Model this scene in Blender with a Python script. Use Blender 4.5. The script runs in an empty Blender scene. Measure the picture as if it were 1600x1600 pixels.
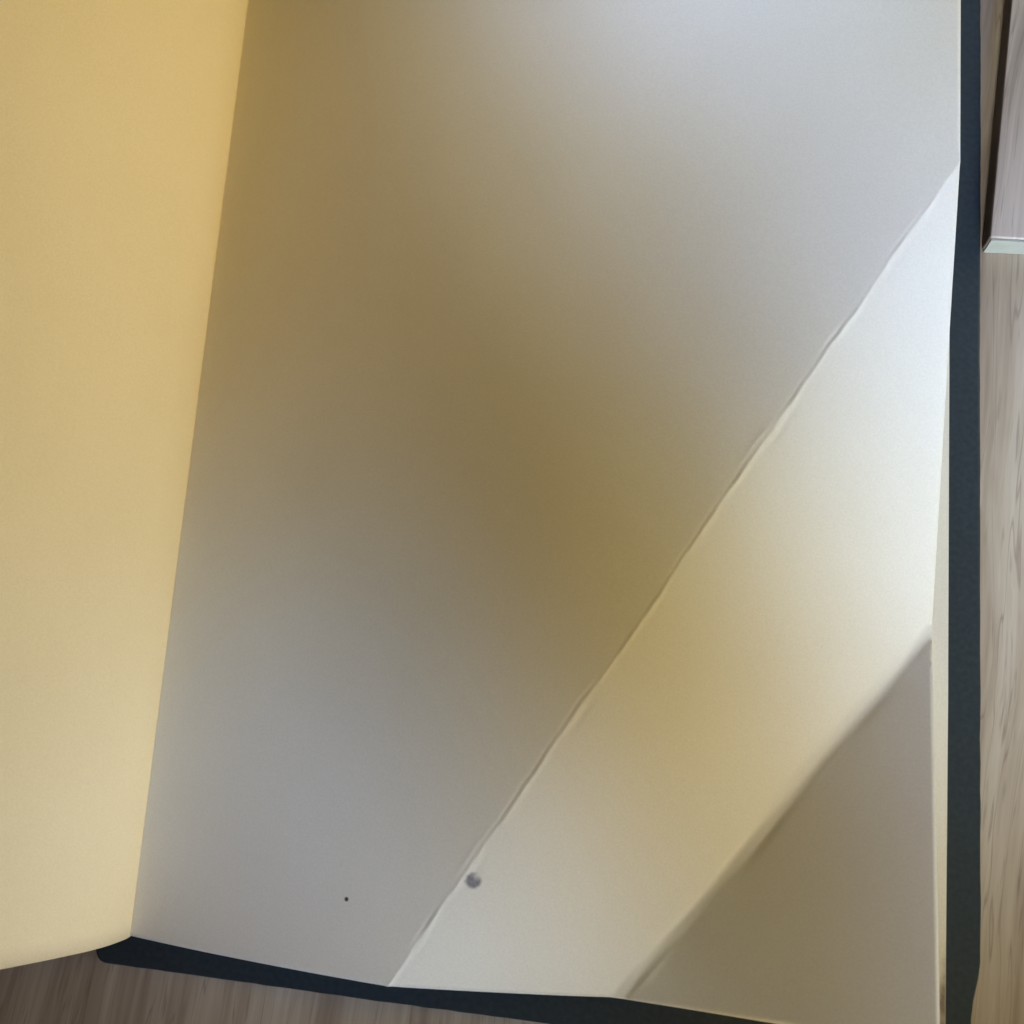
import bpy, bmesh, math, random
from mathutils import Vector, Matrix, noise

C = bpy.context.scene.collection
S = bpy.context.scene
MM = 0.001

# ---------------------------------------------------------------- camera
# world frame: origin on the top face of the back board under the lens,
# x across the book, y along its spine, z up (metres)
cam_d = bpy.data.cameras.new("camera")
cam = bpy.data.objects.new("camera", cam_d)
C.objects.link(cam)
cx, cy, cz = (Vector((0.9820647, 0.07324659, -0.17373504)),
              Vector((-0.04326657, 0.98441466, 0.17045755)),
              Vector((0.18351276, -0.15988342, 0.96992802)))
cam.matrix_world = Matrix(((cx[0], cy[0], cz[0], 0.0), (cx[1], cy[1], cz[1], 0.0),
                           (cx[2], cy[2], cz[2], 0.22), (0, 0, 0, 1)))
cam_d.sensor_width = 36.0
cam_d.lens = 36.0
cam_d.clip_start = 0.005
cam_d.clip_end = 20.0
cam_d.dof.use_dof = True
cam_d.dof.focus_distance = 0.215
cam_d.dof.aperture_fstop = 16.0
S.camera = cam

# ---------------------------------------------------------------- light
world = bpy.data.worlds.new("World")
S.world = world
world.use_nodes = True
WORLD_RGB = (0.01787, 0.0, 0.0)
bg = world.node_tree.nodes["Background"]
bg.inputs[0].default_value = (*WORLD_RGB, 1)
bg.inputs[1].default_value = 1.0
S.view_settings.view_transform = 'Standard'
S.view_settings.look = 'None'
S.view_settings.exposure = 0.0
S.view_settings.gamma = 1.0


def area_light(name, loc, target, size, rgb, spread=180.0):
    d = bpy.data.lights.new(name, 'AREA')
    d.shape = 'RECTANGLE'
    d.size, d.size_y = size
    e = max(rgb)
    d.color = [c / e for c in rgb]
    d.energy = e
    d.spread = math.radians(spread)
    o = bpy.data.objects.new(name, d)
    C.objects.link(o)
    o.location = loc
    o.rotation_euler = (Vector(target) - Vector(loc)).to_track_quat('-Z', 'Y').to_euler()
    return o


LIGHTS = [  # unseen added lamps, tuned to leave bright pools and a dark band
    ("added_lamp", (0.03, -0.33, 0.35), (0.08, 0.17, 0), (0.06, 0.06), (0.00741, 0.007, 0.00453), 14),   # beam_TR_bot_14
    ("added_lamp", (0.30807, 0.62556, 0.18117), (-0.03, 0.03, 0), (0.3, 0.3), (0.27934, 0.24148, 0.0), 180),   # far_15_60
    ("added_lamp", (0.045, 0.195, 0.614), (-0.005, 0.175, 0.014), (0.03, 0.03), (0.00167, 0.00289, 0.00709), 12),   # q_q4_up_12
    ("added_lamp", (0.04, -0.45, 0.35), (0.09, 0.05, 0), (0.06, 0.06), (0.01927, 0.02426, 0.03873), 14),   # beam_R_bot_14
    ("added_lamp", (0.045, 0.195, 0.614), (-0.005, 0.175, 0.014), (0.06, 0.06), (0.01025, 0.01156, 0.01102), 18),   # q_q4_up_18
    ("added_lamp", (-0.05, 0.04, 0.6), (-0.1, -0.01, 0), (0.06, 0.06), (0.00119, 0.00197, 0.00272), 14),   # beam_BL_up_14
    ("added_lamp", (0.55556, 0.37807, 0.18117), (-0.03, 0.03, 0), (0.3, 0.3), (1.363, 1.36667, 1.06414), 180),   # far_15_30
    ("added_lamp", (0.20056, -0.34563, 0.1953), (0.042, 0.09, 0.008), (0.08, 0.08), (0.00574, 0.00924, 0.01335), 14),   # k_ka_-70_22
    ("added_lamp", (-0.035, 0.01, 0.6), (-0.085, -0.04, 0), (0.06, 0.06), (0.0, 2e-05, 0.00116), 14),   # beam_bl_up_14
    ("added_lamp", (0.395, -0.35, 0.258), (0.045, 0.05, 0.008), (0.1, 0.1), (0.01011, 0.00735, 0.0), 30),   # shaft_sr_rb_30
    ("added_lamp", (0.34481, 0.05, 0.3994), (-0.128, 0.05, 0.03), (0.1, 0.1), (0.00466, 0.00361, 0.00148), 12),   # pg_pb_0_38_12
    ("added_lamp", (0.26875, 0.16469, 0.32939), (-0.045, -0.055, 0.008), (0.08, 0.08), (0.00249, 0.00176, 0.0), 14),   # k_kd_35_40
    ("added_lamp", (0.2593, 0.42119, 0.3994), (-0.128, 0.15, 0.03), (0.1, 0.1), (0.00984, 0.00513, 0.0), 22),   # pg_pc_35_38_22
    ("added_lamp", (0.04, -0.45, 0.35), (0.09, 0.05, 0), (0.06, 0.06), (0.02261, 0.01564, 0.0), 28),   # beam_R_bot_28
    ("added_lamp", (0.33685, -0.38339, 0.22521), (-0.125, -0.06, 0.02), (0.1, 0.1), (0.0108, 0.00986, 0.0086), 12),   # pg_pa_-35_20_12
    ("added_lamp", (0.23, 0.67, 0.35), (0.08, 0.17, 0), (0.06, 0.06), (0.0, 0.00119, 0.00573), 14),   # beam_TR_top_14
    ("added_lamp", (0.26875, -0.27469, 0.32939), (-0.045, -0.055, 0.008), (0.08, 0.08), (0.00672, 0.0086, 0.01084), 14),   # k_kd_-35_40
    ("added_lamp", (0.33, -0.195, 0.464), (0.03, 0.105, 0.014), (0.03, 0.03), (0.0, 0.00053, 0.00381), 12),   # q_q3_rb_12
    ("added_lamp", (0.43582, 0.15, 0.23521), (-0.128, 0.15, 0.03), (0.1, 0.1), (0.00859, 0.00761, 0.00519), 12),   # pg_pc_0_20_12
    ("added_lamp", (0.15856, -0.42063, 0.1933), (0.0, 0.015, 0.006), (0.08, 0.08), (0.00568, 0.00323, 0.0), 14),   # k_ke_-70_22
    ("added_lamp", (0.20656, -0.38563, 0.1923), (0.048, 0.05, 0.005), (0.08, 0.08), (0.00968, 0.01146, 0.01079), 14),   # k_kb_-70_22
    ("added_lamp", (0.43882, -0.06, 0.22521), (-0.125, -0.06, 0.02), (0.1, 0.1), (0.00552, 0.0063, 0.00782), 12),   # pg_pa_0_20_12
    ("added_lamp", (0.33385, 0.37339, 0.23521), (-0.128, 0.05, 0.03), (0.1, 0.1), (0.00988, 0.00922, 0.00845), 12),   # pg_pb_35_20_12
]
for a in LIGHTS:
    area_light(*a)


# ---------------------------------------------------------------- materials
def material(name):
    m = bpy.data.materials.new(name)
    m.use_nodes = True
    nt = m.node_tree
    return m, nt, nt.nodes, nt.links, nt.nodes["Principled BSDF"]


def paper(name, rgb, rough=0.75, mottle=0.05, spots=True):
    m, nt, N, L, P = material(name)
    tc = N.new("ShaderNodeTexCoord")
    n1 = N.new("ShaderNodeTexNoise"); n1.inputs["Scale"].default_value = 28; n1.inputs["Detail"].default_value = 5
    L.new(tc.outputs["Object"], n1.inputs["Vector"])
    r1 = N.new("ShaderNodeValToRGB")
    r1.color_ramp.elements[0].position = 0.3
    r1.color_ramp.elements[1].position = 0.7
    a = [c * (1 - mottle * k) for c, k in zip(rgb, (0.8, 1.0, 1.5))]
    r1.color_ramp.elements[0].color = (*a, 1)
    r1.color_ramp.elements[1].color = (*rgb, 1)
    L.new(n1.outputs["Fac"], r1.inputs["Fac"])
    # fibre grain of the sheet
    n2 = N.new("ShaderNodeTexNoise"); n2.inputs["Scale"].default_value = 2600; n2.inputs["Detail"].default_value = 3
    L.new(tc.outputs["Object"], n2.inputs["Vector"])
    g = N.new("ShaderNodeMapRange"); g.inputs[1].default_value = 0.3; g.inputs[2].default_value = 0.7
    g.inputs[3].default_value = 0.955; g.inputs[4].default_value = 1.035
    L.new(n2.outputs["Fac"], g.inputs[0])
    mx = N.new("ShaderNodeMix"); mx.data_type = 'RGBA'; mx.blend_type = 'MULTIPLY'; mx.inputs[0].default_value = 1.0
    L.new(r1.outputs["Color"], mx.inputs[6]); L.new(g.outputs[0], mx.inputs[7])
    col = mx.outputs[2]
    if spots:   # a few faint foxing specks
        v = N.new("ShaderNodeTexVoronoi"); v.inputs["Scale"].default_value = 42
        L.new(tc.outputs["Object"], v.inputs["Vector"])
        sz = N.new("ShaderNodeSeparateColor"); L.new(v.outputs["Color"], sz.inputs[0])
        rr = N.new("ShaderNodeMapRange"); rr.inputs[1].default_value = 0.72; rr.inputs[2].default_value = 1.0
        rr.inputs[3].default_value = 0.0; rr.inputs[4].default_value = 0.028
        L.new(sz.outputs[0], rr.inputs[0])
        sm = N.new("ShaderNodeMath"); sm.operation = 'SUBTRACT'
        L.new(rr.outputs[0], sm.inputs[0]); L.new(v.outputs["Distance"], sm.inputs[1])
        st = N.new("ShaderNodeMapRange"); st.inputs[1].default_value = -0.006; st.inputs[2].default_value = 0.006
        st.inputs[3].default_value = 0.0; st.inputs[4].default_value = 0.32
        L.new(sm.outputs[0], st.inputs[0])
        m2 = N.new("ShaderNodeMix"); m2.data_type = 'RGBA'
        L.new(st.outputs[0], m2.inputs[0]); L.new(col, m2.inputs[6])
        m2.inputs[7].default_value = (rgb[0] * .45, rgb[1] * .4, rgb[2] * .35, 1)
        col = m2.outputs[2]
    L.new(col, P.inputs["Base Color"])
    P.inputs["Roughness"].default_value = rough
    P.inputs["Specular IOR Level"].default_value = 0.25
    n3 = N.new("ShaderNodeTexNoise"); n3.inputs["Scale"].default_value = 900; n3.inputs["Detail"].default_value = 4
    L.new(tc.outputs["Object"], n3.inputs["Vector"])
    b = N.new("ShaderNodeBump"); b.inputs["Strength"].default_value = 0.12; b.inputs["Distance"].default_value = 0.00008
    L.new(n3.outputs["Fac"], b.inputs["Height"]); L.new(b.outputs[0], P.inputs["Normal"])
    return m


def book_cloth():
    m, nt, N, L, P = material("blue_green_book_cloth")
    tc = N.new("ShaderNodeTexCoord")
    n1 = N.new("ShaderNodeTexNoise"); n1.inputs["Scale"].default_value = 900; n1.inputs["Detail"].default_value = 4
    L.new(tc.outputs["Object"], n1.inputs["Vector"])
    n2 = N.new("ShaderNodeTexNoise"); n2.inputs["Scale"].default_value = 60; n2.inputs["Detail"].default_value = 6
    L.new(tc.outputs["Object"], n2.inputs["Vector"])
    r = N.new("ShaderNodeValToRGB")
    r.color_ramp.elements[0].position = 0.3; r.color_ramp.elements[1].position = 0.75
    r.color_ramp.elements[0].color = (0.020, 0.029, 0.034, 1)
    r.color_ramp.elements[1].color = (0.031, 0.042, 0.049, 1)
    L.new(n1.outputs["Fac"], r.inputs["Fac"])
    # rubbed places, paler
    r2 = N.new("ShaderNodeMapRange"); r2.inputs[1].default_value = 0.6; r2.inputs[2].default_value = 0.85
    r2.inputs[4].default_value = 0.25
    L.new(n2.outputs["Fac"], r2.inputs[0])
    mx = N.new("ShaderNodeMix"); mx.data_type = 'RGBA'
    L.new(r2.outputs[0], mx.inputs[0]); L.new(r.outputs[0], mx.inputs[6]); mx.inputs[7].default_value = (0.05, 0.058, 0.058, 1)
    L.new(mx.outputs[2], P.inputs["Base Color"])
    P.inputs["Roughness"].default_value = 0.55
    P.inputs["Specular IOR Level"].default_value = 0.3
    b = N.new("ShaderNodeBump"); b.inputs["Strength"].default_value = 0.3; b.inputs["Distance"].default_value = 0.0001
    L.new(n1.outputs["Fac"], b.inputs["Height"]); L.new(b.outputs[0], P.inputs["Normal"])
    return m


def wood(name, dark, mid, light, rot=0.0, shift=0.0):
    m, nt, N, L, P = material(name)
    tc = N.new("ShaderNodeTexCoord")
    mp = N.new("ShaderNodeMapping")
    mp.inputs["Rotation"].default_value = (0, 0, rot)
    mp.inputs["Location"].default_value = (shift, shift * .7, 0)
    L.new(tc.outputs["Object"], mp.inputs["Vector"])
    # slow wander of the grain
    nw = N.new("ShaderNodeTexNoise"); nw.inputs["Scale"].default_value = 9; nw.inputs["Detail"].default_value = 2
    L.new(mp.outputs[0], nw.inputs["Vector"])
    ws = N.new("ShaderNodeVectorMath"); ws.operation = 'SCALE'; ws.inputs[3].default_value = 0.012
    L.new(nw.outputs["Color"], ws.inputs[0])
    ad = N.new("ShaderNodeVectorMath"); ad.operation = 'ADD'
    L.new(mp.outputs[0], ad.inputs[0]); L.new(ws.outputs[0], ad.inputs[1])

    def stretched(sx, sy, detail, rough=.6):
        q = N.new("ShaderNodeMapping"); q.inputs["Scale"].default_value = (sx, sy, sx)
        L.new(ad.outputs[0], q.inputs["Vector"])
        n = N.new("ShaderNodeTexNoise"); n.inputs["Scale"].default_value = 1; n.inputs["Detail"].default_value = detail
        n.inputs["Roughness"].default_value = rough
        L.new(q.outputs[0], n.inputs["Vector"])
        return n.outputs["Fac"]
    broad = stretched(130, 3.0, 3, .5)
    fine = stretched(620, 26, 4, .55)
    pores = stretched(1100, 60, 2)
    vein = stretched(330, 9, 2, .4)
    mixv = N.new("ShaderNodeMath"); mixv.operation = 'MULTIPLY_ADD'; mixv.inputs[1].default_value = 0.40
    L.new(fine, mixv.inputs[0])
    h = N.new("ShaderNodeMath"); h.operation = 'MULTIPLY'; h.inputs[1].default_value = 0.60
    L.new(broad, h.inputs[0]); L.new(h.outputs[0], mixv.inputs[2])
    r = N.new("ShaderNodeValToRGB")
    r.color_ramp.elements[0].position = 0.34; r.color_ramp.elements[1].position = 0.68
    e = r.color_ramp.elements.new(0.52)
    r.color_ramp.elements[0].color = (*dark, 1); e.color = (*mid, 1); r.color_ramp.elements[2].color = (*light, 1)
    L.new(mixv.outputs[0], r.inputs["Fac"])
    pr = N.new("ShaderNodeMapRange"); pr.inputs[1].default_value = 0.60; pr.inputs[2].default_value = 0.75
    pr.inputs[3].default_value = 0; pr.inputs[4].default_value = 0.5
    L.new(pores, pr.inputs[0])
    mx = N.new("ShaderNodeMix"); mx.data_type = 'RGBA'
    L.new(pr.outputs[0], mx.inputs[0]); L.new(r.outputs[0], mx.inputs[6]); mx.inputs[7].default_value = (*[c * .6 for c in dark], 1)
    # thin dark veins along the grain: narrow bands where the vein field crosses its middle
    d0 = N.new("ShaderNodeMath"); d0.operation = 'SUBTRACT'; d0.inputs[1].default_value = .5; L.new(vein, d0.inputs[0])
    d1 = N.new("ShaderNodeMath"); d1.operation = 'ABSOLUTE'; L.new(d0.outputs[0], d1.inputs[0])
    d2 = N.new("ShaderNodeMapRange"); d2.inputs[1].default_value = .012; d2.inputs[2].default_value = 0.0
    d2.inputs[3].default_value = 0; d2.inputs[4].default_value = .55
    L.new(d1.outputs[0], d2.inputs[0])
    m3 = N.new("ShaderNodeMix"); m3.data_type = 'RGBA'
    L.new(d2.outputs[0], m3.inputs[0]); L.new(mx.outputs[2], m3.inputs[6]); m3.inputs[7].default_value = (*[c * .75 for c in dark], 1)
    L.new(m3.outputs[2], P.inputs["Base Color"])
    P.inputs["Roughness"].default_value = 0.5
    P.inputs["Specular IOR Level"].default_value = 0.35
    b = N.new("ShaderNodeBump"); b.inputs["Strength"].default_value = 0.25; b.inputs["Distance"].default_value = 0.0002
    L.new(mixv.outputs[0], b.inputs["Height"]); L.new(b.outputs[0], P.inputs["Normal"])
    return m


def plain(name, rgb, rough=.5, grain=0.06, scale=300):
    m, nt, N, L, P = material(name)
    tc = N.new("ShaderNodeTexCoord")
    n1 = N.new("ShaderNodeTexNoise"); n1.inputs["Scale"].default_value = scale; n1.inputs["Detail"].default_value = 5
    L.new(tc.outputs["Object"], n1.inputs["Vector"])
    r = N.new("ShaderNodeValToRGB")
    r.color_ramp.elements[0].position = .3; r.color_ramp.elements[1].position = .7
    r.color_ramp.elements[0].color = (*[c * (1 - grain) for c in rgb], 1)
    r.color_ramp.elements[1].color = (*[min(1, c * (1 + grain)) for c in rgb], 1)
    L.new(n1.outputs["Fac"], r.inputs["Fac"]); L.new(r.outputs[0], P.inputs["Base Color"])
    P.inputs["Roughness"].default_value = rough
    return m


def page_edges():
    m, nt, N, L, P = material("stacked_page_edges")
    tc = N.new("ShaderNodeTexCoord")
    mp = N.new("ShaderNodeMapping"); mp.inputs["Scale"].default_value = (4200, 6, 300)
    L.new(tc.outputs["Object"], mp.inputs["Vector"])
    n1 = N.new("ShaderNodeTexNoise"); n1.inputs["Scale"].default_value = 1; n1.inputs["Detail"].default_value = 2
    L.new(mp.outputs[0], n1.inputs["Vector"])
    r = N.new("ShaderNodeValToRGB")
    r.color_ramp.elements[0].position = .35; r.color_ramp.elements[1].position = .6
    r.color_ramp.elements[0].color = (.36, .28, .16, 1); r.color_ramp.elements[1].color = (.62, .53, .36, 1)
    L.new(n1.outputs["Fac"], r.inputs["Fac"]); L.new(r.outputs[0], P.inputs["Base Color"])
    P.inputs["Roughness"].default_value = .8
    return m


def ink(name, rgb):
    """soft edged ink: the 'ink' attribute of the patch is how much ink lies there"""
    m, nt, N, L, P = material(name)
    at = N.new("ShaderNodeAttribute"); at.attribute_name = "ink"
    tr = N.new("ShaderNodeBsdfTransparent")
    mx = N.new("ShaderNodeMixShader")
    P.inputs["Base Color"].default_value = (*rgb, 1)
    P.inputs["Roughness"].default_value = .8
    L.new(at.outputs["Fac"], mx.inputs[0]); L.new(tr.outputs[0], mx.inputs[1]); L.new(P.outputs[0], mx.inputs[2])
    L.new(mx.outputs[0], nt.nodes["Material Output"].inputs["Surface"])
    return m


M_FLY = paper("cream_endpaper", (0.83, 0.81, 0.755))
M_PASTE = paper("cream_pastedown", (0.76, 0.72, 0.60), spots=False)
M_PAGE = paper("aged_yellow_page", (0.80, 0.69, 0.455), mottle=.04)
M_CLOTH = book_cloth()
M_TABLE = wood("table_wood", (0.285, 0.215, 0.152), (0.435, 0.360, 0.268), (0.55, 0.480, 0.375), rot=math.radians(4))
M_BOARD = wood("raised_board_wood", (0.30, 0.245, 0.205), (0.47, 0.405, 0.355), (0.58, 0.52, 0.47), rot=math.radians(7), shift=.31)
M_BOARD_SIDE_SHADE = plain("board_side_shade", (0.12, 0.085, 0.066), .6, .2)  # left side in shadow: its shade is put into this dark brown
M_EDGE = plain("pale_edge_band", (0.38, 0.39, 0.33), .6)
M_EDGES = page_edges()


# ---------------------------------------------------------------- helpers
def link(name, bm, mat, parent=None, smooth=True):
    me = bpy.data.meshes.new(name)
    bm.normal_update()
    bm.to_mesh(me); bm.free()
    if smooth:
        me.polygons.foreach_set("use_smooth", [True] * len(me.polygons))
    for m in (mat if isinstance(mat, (list, tuple)) else [mat]):
        me.materials.append(m)
    o = bpy.data.objects.new(name, me)
    C.objects.link(o)
    if parent:
        o.parent = parent
    return o


def prism(outline, z0, z1, bevel=0.0, seg=3, bevel_flat=False):
    bm = bmesh.new()
    vs = [bm.verts.new((x, y, z0)) for x, y in outline]
    f = bm.faces.new(vs)
    if f.calc_area() and f.normal.z > 0:
        f.normal_flip()
    r = bmesh.ops.extrude_face_region(bm, geom=[f])
    bmesh.ops.translate(bm, vec=(0, 0, z1 - z0), verts=[g for g in r["geom"] if isinstance(g, bmesh.types.BMVert)])
    bmesh.ops.recalc_face_normals(bm, faces=bm.faces)
    if bevel:
        bm.normal_update()
        ed = [e for e in bm.edges if e.calc_face_angle(0) > 0.7 and abs(e.verts[0].co.z - e.verts[1].co.z) < 1e-6] if bevel_flat else [e for e in bm.edges if e.calc_face_angle(0) > 0.7]
        bmesh.ops.bevel(bm, geom=ed, offset=bevel, segments=seg, affect='EDGES', profile=.5)
    return bm


def tag(o, label, cat):
    o["label"] = label
    o["category"] = cat
    return o


TABLE_Z = -0.003

# ---------------------------------------------------------------- table
bm = prism([(-.45, -.35), (.40, -.35), (.40, .45), (-.45, .45)], TABLE_Z - .025, TABLE_Z, .002)
table = link("table", bm, M_TABLE, smooth=False)
tag(table, "brown wooden table top with straight grain lying under the open book", "table")

# ---------------------------------------------------------------- raised board with a pale front edge
board = bpy.data.objects.new("wooden_board", None)
C.objects.link(board)
tag(board, "raised pale wooden board with a light grey front edge beside the dark book cover", "board")
bz = TABLE_Z
p0 = Vector((.05660, .09811, 0)); ld = Vector((.00454, .0556, 0)).normalized(); fd = Vector((.0068, -.00045, 0)).normalized()
q1 = p0 + fd * .24; q2 = q1 + ld * .22; q3 = p0 + ld * .22
inset = .0006
bm = prism([(p + fd * a + ld * b)[:2] for p, a, b in ((p0, 0, inset), (q1, 0, inset), (q2, 0, 0), (q3, 0, 0))], bz, bz + .0064, .0005)
for f in bm.faces:
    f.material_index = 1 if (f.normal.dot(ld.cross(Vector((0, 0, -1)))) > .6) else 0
top = link("board_panel", bm, [M_BOARD, M_BOARD_SIDE_SHADE], board, smooth=False)
bm = prism([(p + fd * a + ld * b)[:2] for p, a, b in ((p0, .0004, 0), (q1, 0, 0), (q1, 0, inset - .00002), (p0, .0004, inset - .00002))], bz + .0001, bz + .0061, .00015)
link("front_edge", bm, M_EDGE, board, smooth=False)

# ---------------------------------------------------------------- the book
book = bpy.data.objects.new("open_book", None)
C.objects.link(book)
book.location = (0, 0, TABLE_Z)
tag(book, "open book in dark blue green cloth showing a blank creased flyleaf and yellowed page", "book")
GX = -.1196                      # gutter
Y0, Y1 = -.0616, .1830           # tail and head of the leaves


def place(o):
    o.matrix_parent_inverse = Matrix.Translation((0, 0, -TABLE_Z))
    return o


# back board, tail/fore-edge corner rubbed
out = [(GX - .0083, -.0660), (GX - .0081, -.0667), (GX - .0076, -.0675), (GX - .0069, -.0681), (GX - .0058, -.0684), (-.06, -.0686), (.0, -.0684), (.050, -.0686), (.0532, -.0678), (.0544, -.0655), (.0542, -.0575), (.0546, -.0540), (.0555, -.0500), (.0559, -.0470),
       (.0559, -.02), (.0558, .06), (.0559, .12), (.0558, .1905), (GX - .0083, .1905)]
def rubbed(pts, step=.0025, amp=.00011):
    o = []
    for i, a in enumerate(pts):
        b = pts[(i + 1) % len(pts)]
        A = Vector(a); B = Vector(b); n = max(1, int((B - A).length / step))
        d = (B - A).normalized()
        for k in range(n):
            p = A + (B - A) * k / n
            w = amp * (noise.noise(Vector((p.x * 260, p.y * 260, 2.0))) + .6 * noise.noise(Vector((p.x * 700, p.y * 700, 5.0))))
            o.append((p.x - d.y * w, p.y + d.x * w))
    return o


bm = prism(rubbed(out), TABLE_Z + .0001, 0.0, .0007, 4, True)
back = place(link("back_cover", bm, M_CLOTH, book, smooth=False))
for p in back.data.polygons:
    p.use_smooth = True
# spine and front board (behind the standing pages)
bm = bmesh.new()
prof = []
for i in range(13):
    t = i / 12
    a = math.radians(-90 - 170 * t)
    prof.append((GX - .0085 - .0105 + .0125 * math.cos(a) * .9, .0105 + .0128 * math.sin(a)))
ring = []
for off in (0, .0012):
    for yv in (-.0683, .1903):
        row = []
        for i, (x, z) in enumerate(prof):
            c = Vector((GX - .0190, 0, .0105)); d = (Vector((x, 0, z)) - c).normalized() * off
            row.append(bm.verts.new((x - d.x, yv, z - d.z)))
        ring.append(row)
for i in range(12):
    bm.faces.new((ring[0][i], ring[0][i + 1], ring[1][i + 1], ring[1][i]))
    bm.faces.new((ring[2][i], ring[3][i], ring[3][i + 1], ring[2][i + 1]))
    bm.faces.new((ring[0][i], ring[2][i], ring[2][i + 1], ring[0][i + 1]))
    bm.faces.new((ring[1][i], ring[1][i + 1], ring[3][i + 1], ring[3][i]))
place(link("spine", bm, M_CLOTH, book))

# pastedown on the inside of the back board
bm = prism([(GX, -.0612), (-.05, -.0614), (.0494, -.0613), (.0496, .0), (.0495, .09), (.0496, .184), (GX, .184)], .00002, .00022)
place(link("pastedown", bm, M_PASTE, book, smooth=False))

# ---- standing pages: profile of the last page, gutter first (x, z)
PROF = [(-.1194, .0006), (-.1191, .0020), (-.1190, .0045), (-.1193, .0090), (-.1203, .0140), (-.1222, .0195), (-.1248, .0260), (-.1282, .0335),
        (-.1322, .0420), (-.1370, .0520), (-.1426, .0640), (-.1486, .0770), (-.1550, .0910), (-.1612, .1050), (-.1680, .1200), (-.1750, .1350)]


def catmull(pts, n):
    o = []
    P = [Vector((a, b)) for a, b in pts]
    for i in range(len(P) - 1):
        p0 = P[max(i - 1, 0)]; p1 = P[i]; p2 = P[i + 1]; p3 = P[min(i + 2, len(P) - 1)]
        for k in range(n):
            t = k / n
            o.append(.5 * ((2 * p1) + (p2 - p0) * t + (2 * p0 - 5 * p1 + 4 * p2 - p3) * t * t + (3 * p1 - p0 - 3 * p2 + p3) * t ** 3))
    o.append(P[-1])
    return o


curve = catmull(PROF, 5)


def sheet(curve, ya, yb, ny, th, wob=0.0):
    bm = bmesh.new()
    n = len(curve)
    T = [(curve[min(i + 1, n - 1)] - curve[max(i - 1, 0)]).normalized() for i in range(n)]
    grids = []
    for off in (0, -th):
        g = []
        for i, p in enumerate(curve):
            nv = Vector((T[i].y, -T[i].x))       # faces right / up
            row = []
            for j in range(ny + 1):
                y = ya + (yb - ya) * j / ny
                w = wob * i / n * noise.noise(Vector((i * .05, y * 9, 3.1)))
                q = p + nv * (off + w)
                row.append(bm.verts.new((q.x, y, q.y)))
            g.append(row)
        grids.append(g)
    A, B = grids
    for i in range(n - 1):
        for j in range(ny):
            bm.faces.new((A[i][j], A[i][j + 1], A[i + 1][j + 1], A[i + 1][j]))
            bm.faces.new((B[i][j], B[i + 1][j], B[i + 1][j + 1], B[i][j + 1]))
        bm.faces.new((A[i][0], A[i + 1][0], B[i + 1][0], B[i][0]))
        bm.faces.new((A[i][ny], B[i][ny], B[i + 1][ny], A[i + 1][ny]))
    for j in range(ny):
        bm.faces.new((A[0][j], B[0][j], B[0][j + 1], A[0][j + 1]))
        bm.faces.new((A[-1][j], A[-1][j + 1], B[-1][j + 1], B[-1][j]))
    bmesh.ops.recalc_face_normals(bm, faces=bm.faces)
    return bm


place(link("page", sheet(curve, Y0 - .0002, Y1, 60, .00012, .0006), M_PAGE, book))["label"] = "blank yellowed page standing at the gutter"
# the pages behind it, and the front board behind them
blk = [p + Vector((-.0016, 0)) for p in curve]
place(link("page_block", sheet(blk, Y0 + .0006, Y1 - .0006, 4, .038), M_EDGES, book, smooth=False))
fc = [Vector((p.x - .0440 - .0008 * i / len(curve), p.y + .004)) for i, p in enumerate(curve) if p.y > .012]
place(link("front_cover", sheet(fc, -.0684, .1905, 4, .003), M_CLOTH, book))

# ---------------------------------------------------------------- the creased flyleaf
# flat sheet: u from the gutter, v from the tail edge.  It arches up from the
# gutter to the crease, drops along the strip to a soft fold, and its corner rises again.
H = .0140
RAMP = .105                      # width over which the leaf climbs from the gutter


def ramp_table():
    n = 400
    xs, zs, th = [0.0], [0.0], []
    peak = 0.0

    def ang(t, k):
        t = min(1, max(0, t))
        return k * min(1, .55 + t / .02) * (1 - t)
    lo, hi = 0.0, 1.2
    for _ in range(40):
        k = (lo + hi) / 2
        z = sum(math.sin(ang((i + .5) / n, k)) for i in range(n)) * RAMP / n
        if z < H - .0008: lo = k
        else: hi = k
    for i in range(n):
        a = ang((i + .5) / n, k)
        xs.append(xs[-1] + math.cos(a) * RAMP / n); zs.append(zs[-1] + math.sin(a) * RAMP / n)
    return xs, zs, [ang(i / n, k) for i in range(n + 1)]


RX, RZ, RA = ramp_table()
A3 = Vector((.0482, .11065)); B3 = Vector((-.0574, Y0))
SHORT = RAMP - RX[-1]            # length taken up by the climb
W = A3.x - GX + SHORT
uB = B3.x - GX + SHORT
LV = Y1 - Y0
cA = Vector((W, A3.y - Y0)); cB = Vector((uB, 0))              # crease
fA = Vector((W, cA.y - .09595)); fB = Vector((uB + .0469, 0))  # soft fold
ALPHA = math.radians(-16.6)
BETA = math.radians(40.8)


def fold(p, a, b, ang, w, lateral=None):
    """bend 3-D point p (flat sheet in z=0) about the line a-b, over a width 2w"""
    d = (a - b).normalized()
    nrm = Vector((d.y, -d.x))                  # towards the corner
    r = Vector((p.x, p.y)) - b
    s = r.dot(d); e = r.dot(nrm); z = p.z
    dl = lateral(s, e) if lateral else 0.0
    e += dl
    if e <= -w:
        return p
    if e < w:
        th = ang * (e + w) / (2 * w)
        R = 2 * w / ang
        ex = -w + R * math.sin(th); ez = R * (1 - math.cos(th))
    else:
        th = ang
        R = 2 * w / ang
        ex = -w + R * math.sin(ang) + (e - w) * math.cos(ang)
        ez = R * (1 - math.cos(ang)) + (e - w) * math.sin(ang)
    ex -= math.sin(th) * z; ez += math.cos(th) * z
    q = b + d * s + nrm * (ex - dl)
    return Vector((q.x, q.y, ez))


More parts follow.
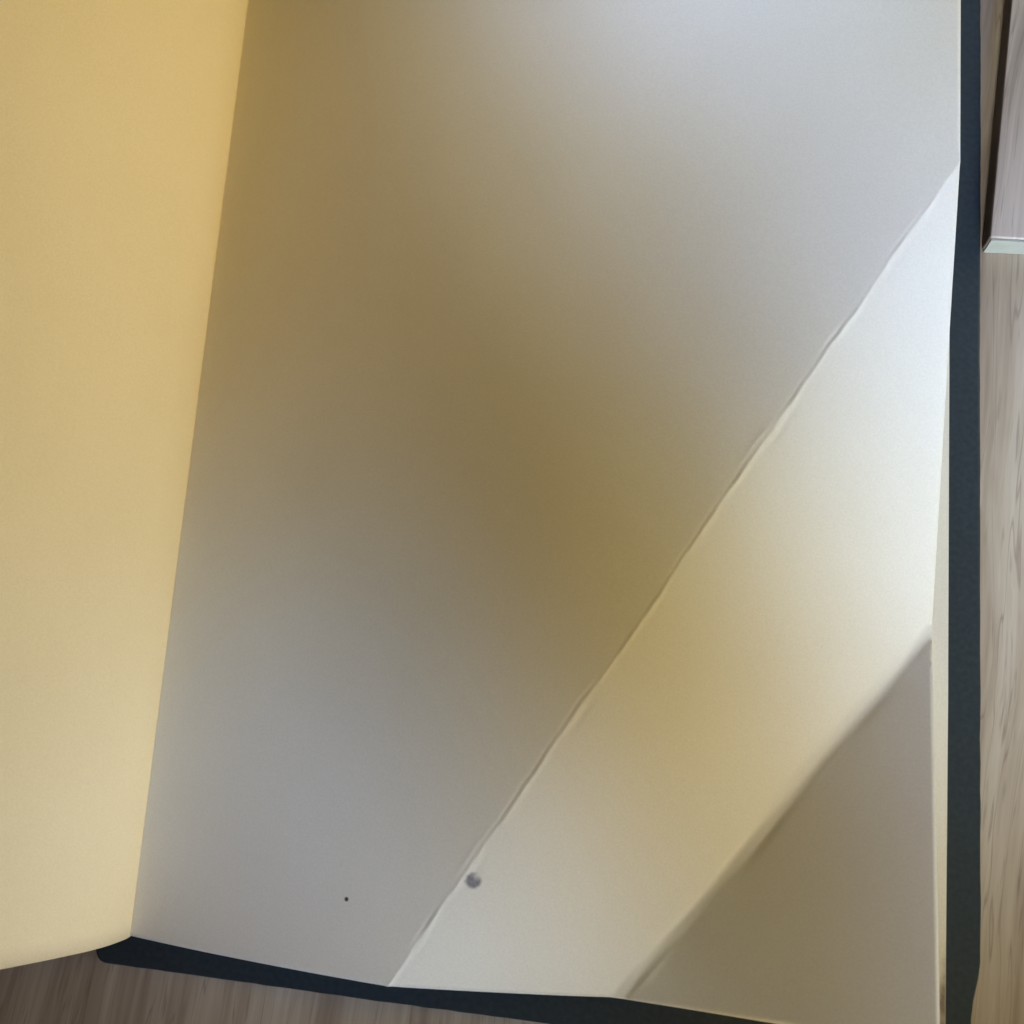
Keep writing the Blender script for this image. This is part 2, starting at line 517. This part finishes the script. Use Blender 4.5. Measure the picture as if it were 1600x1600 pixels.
def n1(x, seed):
    return noise.noise(Vector((x, seed, seed * .37)))


def waver(s, e):                 # the hand-made crease is not straight
    return (.00026 * n1(s * 230, 1.7) + .00040 * n1(s * 70, 4.2) + .00016 * n1(s * 620, 8.8)) * math.exp(-(e / .005) ** 2)


def bow(s, e):                   # the soft fold is a little bowed and uneven
    return (.0009 * n1(s * 26, 3.9) + .00035 * n1(s * 90, 6.6) + .00012 * n1(s * 330, 1.2)) * math.exp(-(e / .009) ** 2)


CD = (cA - cB).normalized(); CN = Vector((CD.y, -CD.x))
FD = (fA - fB).normalized(); FN = Vector((FD.y, -FD.x))


def relief(u, v):
    """cockle of the sheet and the broken lip along the crease"""
    r = Vector((u, v)) - cB
    s = r.dot(CD); e = r.dot(CN) + waver(s, 0)
    z = 0.0
    lip = .45 + .9 * n1(s * 150, 6.1) + .6 * n1(s * 480, 2.2)
    z += .00017 * max(0, lip) * math.exp(-((e - .00035) / .00040) ** 2)
    z += .00017 * max(0, n1(s * 110, 12.7) + .25 * n1(s * 500, 3.3)) * math.exp(-((e + .0011) / .00055) ** 2)
    z -= .00013 * max(0, .25 + n1(s * 170, 9.4)) * math.exp(-((e - .0016) / .0006) ** 2)
    z -= .00010 * max(0, .25 + n1(s * 130, 3.4)) * math.exp(-((e + .0005) / .00035) ** 2)
    z += .00018 * n1(u * 40 + v * 22, 5.5) * min(1, u / .02)
    f = (Vector((u, v)) - fB).dot(FN)
    sf = (Vector((u, v)) - fB).dot(FD)
    z += .00028 * n1(sf * 60, 7.7) * math.exp(-((f - .0012 + .0012 * n1(sf * 50, 2.9)) / .0007) ** 2)
    z += .00022 * n1(sf * 80, 17.7) * math.exp(-((f + .0012 + .0012 * n1(sf * 55, 22.9)) / .0008) ** 2)
    return z


def leaf_point(u, v, off=0.0):
    p = Vector((u, v, off + relief(u, v)))
    p = fold(p, fA, fB, BETA, .0014, bow)
    p = fold(p, cA, cB, ALPHA, .00035, waver)
    # climb from the gutter
    u, z = p.x, p.z
    if u < RAMP:
        t = max(0, u) / RAMP * 400
        i = min(399, int(t)); k = t - i
        x = RX[i] + (RX[i + 1] - RX[i]) * k; zz = RZ[i] + (RZ[i + 1] - RZ[i]) * k; a = RA[i]
        x -= math.sin(a) * z; zz += math.cos(a) * z
    else:
        x = u - SHORT; zz = RZ[-1] + z
    return Vector((GX + x, Y0 + p.y, .0012 + zz))


def cut_sheet():
    bm = bmesh.new()
    nu, nv = 210, 300
    V = [[bm.verts.new((W * i / nu, LV * j / nv, 0)) for j in range(nv + 1)] for i in range(nu + 1)]
    for i in range(nu):
        for j in range(nv):
            bm.faces.new((V[i][j], V[i + 1][j], V[i + 1][j + 1], V[i][j + 1]))

    def cuts(b, d, nrm, offs):
        for o in offs:
            c = b + nrm * o
            near = set(f for f in bm.faces if any(abs((v.co.xy - c).dot(nrm)) < .002 for v in f.verts))
            geom = list(near) + list({e for f in near for e in f.edges}) + list({v for f in near for v in f.verts})
            bmesh.ops.bisect_plane(bm, geom=geom, dist=1e-6, plane_co=(c.x, c.y, 0), plane_no=(nrm.x, nrm.y, 0))
    cuts(cB, CD, CN, [x * .0001 for x in (-20, -15, -11, -8, -5.5, -3.8, -2.6, -1.5, -.5, .5, 1.5, 2.6, 3.8, 5.5, 8, 11, 14, 18, 22, 27)])
    cuts(fB, FD, FN, [x * .0001 for x in (-40, -28, -20, -16, -12, -8, -4, 0, 4, 8, 12, 16, 20, 28, 40)])
    return bm


bm = cut_sheet()
edge = [v for v in bm.verts if v.is_boundary]
flat = {v: (v.co.x, v.co.y) for v in bm.verts}
for v in bm.verts:
    v.co = leaf_point(*flat[v])
fly = place(link("flyleaf", bm, M_FLY, book))
sol = fly.modifiers.new("paper_thickness", 'SOLIDIFY')
sol.thickness = .00007
sol.offset = -1
fly["label"] = "blank cream flyleaf with a diagonal crease and a bent corner"


def ink_patch(name, u, v, rad, shape, mat):
    bm = bmesh.new()
    lay = bm.verts.layers.float.new("ink")
    n = 26
    V = [[None] * (n + 1) for _ in range(n + 1)]
    for i in range(n + 1):
        for j in range(n + 1):
            a = (i / n * 2 - 1) * 1.3; b = (j / n * 2 - 1) * 1.3
            w = bm.verts.new(leaf_point(u + a * rad, v + b * rad, .00003))
            w[lay] = shape(a, b)
            V[i][j] = w
    for i in range(n):
        for j in range(n):
            q = (V[i][j], V[i + 1][j], V[i + 1][j + 1], V[i][j + 1])
            if max(w[lay] for w in q) > .02:
                bm.faces.new(q)
    for w in [w for w in bm.verts if not w.link_faces]:
        bm.verts.remove(w)
    o = place(link(name, bm, mat, fly))
    o.parent = fly
    o.matrix_parent_inverse = Matrix.Identity(4)
    return o


def blot(a, b):
    r = math.hypot(a, b) * (1 + .12 * noise.noise(Vector((a * 2.2, b * 2.2, 1))))
    k = max(0, min(1, (1.08 - r) / .4))
    # thinner ink towards the upper right
    bite = max(0, min(1, (math.hypot(a - .45, b - .60) - .12) / .55))
    k *= .25 + .75 * bite
    return .58 * k * (.9 + .2 * noise.noise(Vector((a * 3, b * 3, 7))))


def dot(a, b):
    return .85 * max(0, min(1, (1 - math.hypot(a, b)) / .5))


SPOT_UV = (.0793, .0217)
DOT_UV = (.0530, .0151)
o = ink_patch("ink_blot", *SPOT_UV, .0017, blot, ink("blue_grey_ink", (.13, .13, .22)))
o["label"] = "small blue grey ink blot beside the crease"
o = ink_patch("ink_speck", *DOT_UV, .00055, dot, ink("dark_ink", (.05, .05, .06)))
o["label"] = "tiny dark speck"

# soft-edged brown patch at the fore-edge of the pastedown, near its tail corner
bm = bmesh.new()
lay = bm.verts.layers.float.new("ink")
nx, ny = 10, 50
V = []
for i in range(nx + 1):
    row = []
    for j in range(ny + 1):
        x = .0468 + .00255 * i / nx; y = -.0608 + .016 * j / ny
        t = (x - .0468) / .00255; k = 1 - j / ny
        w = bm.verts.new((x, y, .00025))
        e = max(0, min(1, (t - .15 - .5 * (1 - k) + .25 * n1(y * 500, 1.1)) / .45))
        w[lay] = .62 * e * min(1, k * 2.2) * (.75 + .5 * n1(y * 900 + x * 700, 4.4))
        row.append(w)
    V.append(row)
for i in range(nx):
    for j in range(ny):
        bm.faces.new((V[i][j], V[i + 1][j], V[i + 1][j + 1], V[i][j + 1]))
o = link("brown_patch", bm, ink("brown_patch_tint", (.16, .085, .035)), bpy.data.objects["pastedown"])
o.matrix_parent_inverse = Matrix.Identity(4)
o["label"] = "brown patch along the edge of the pastedown"
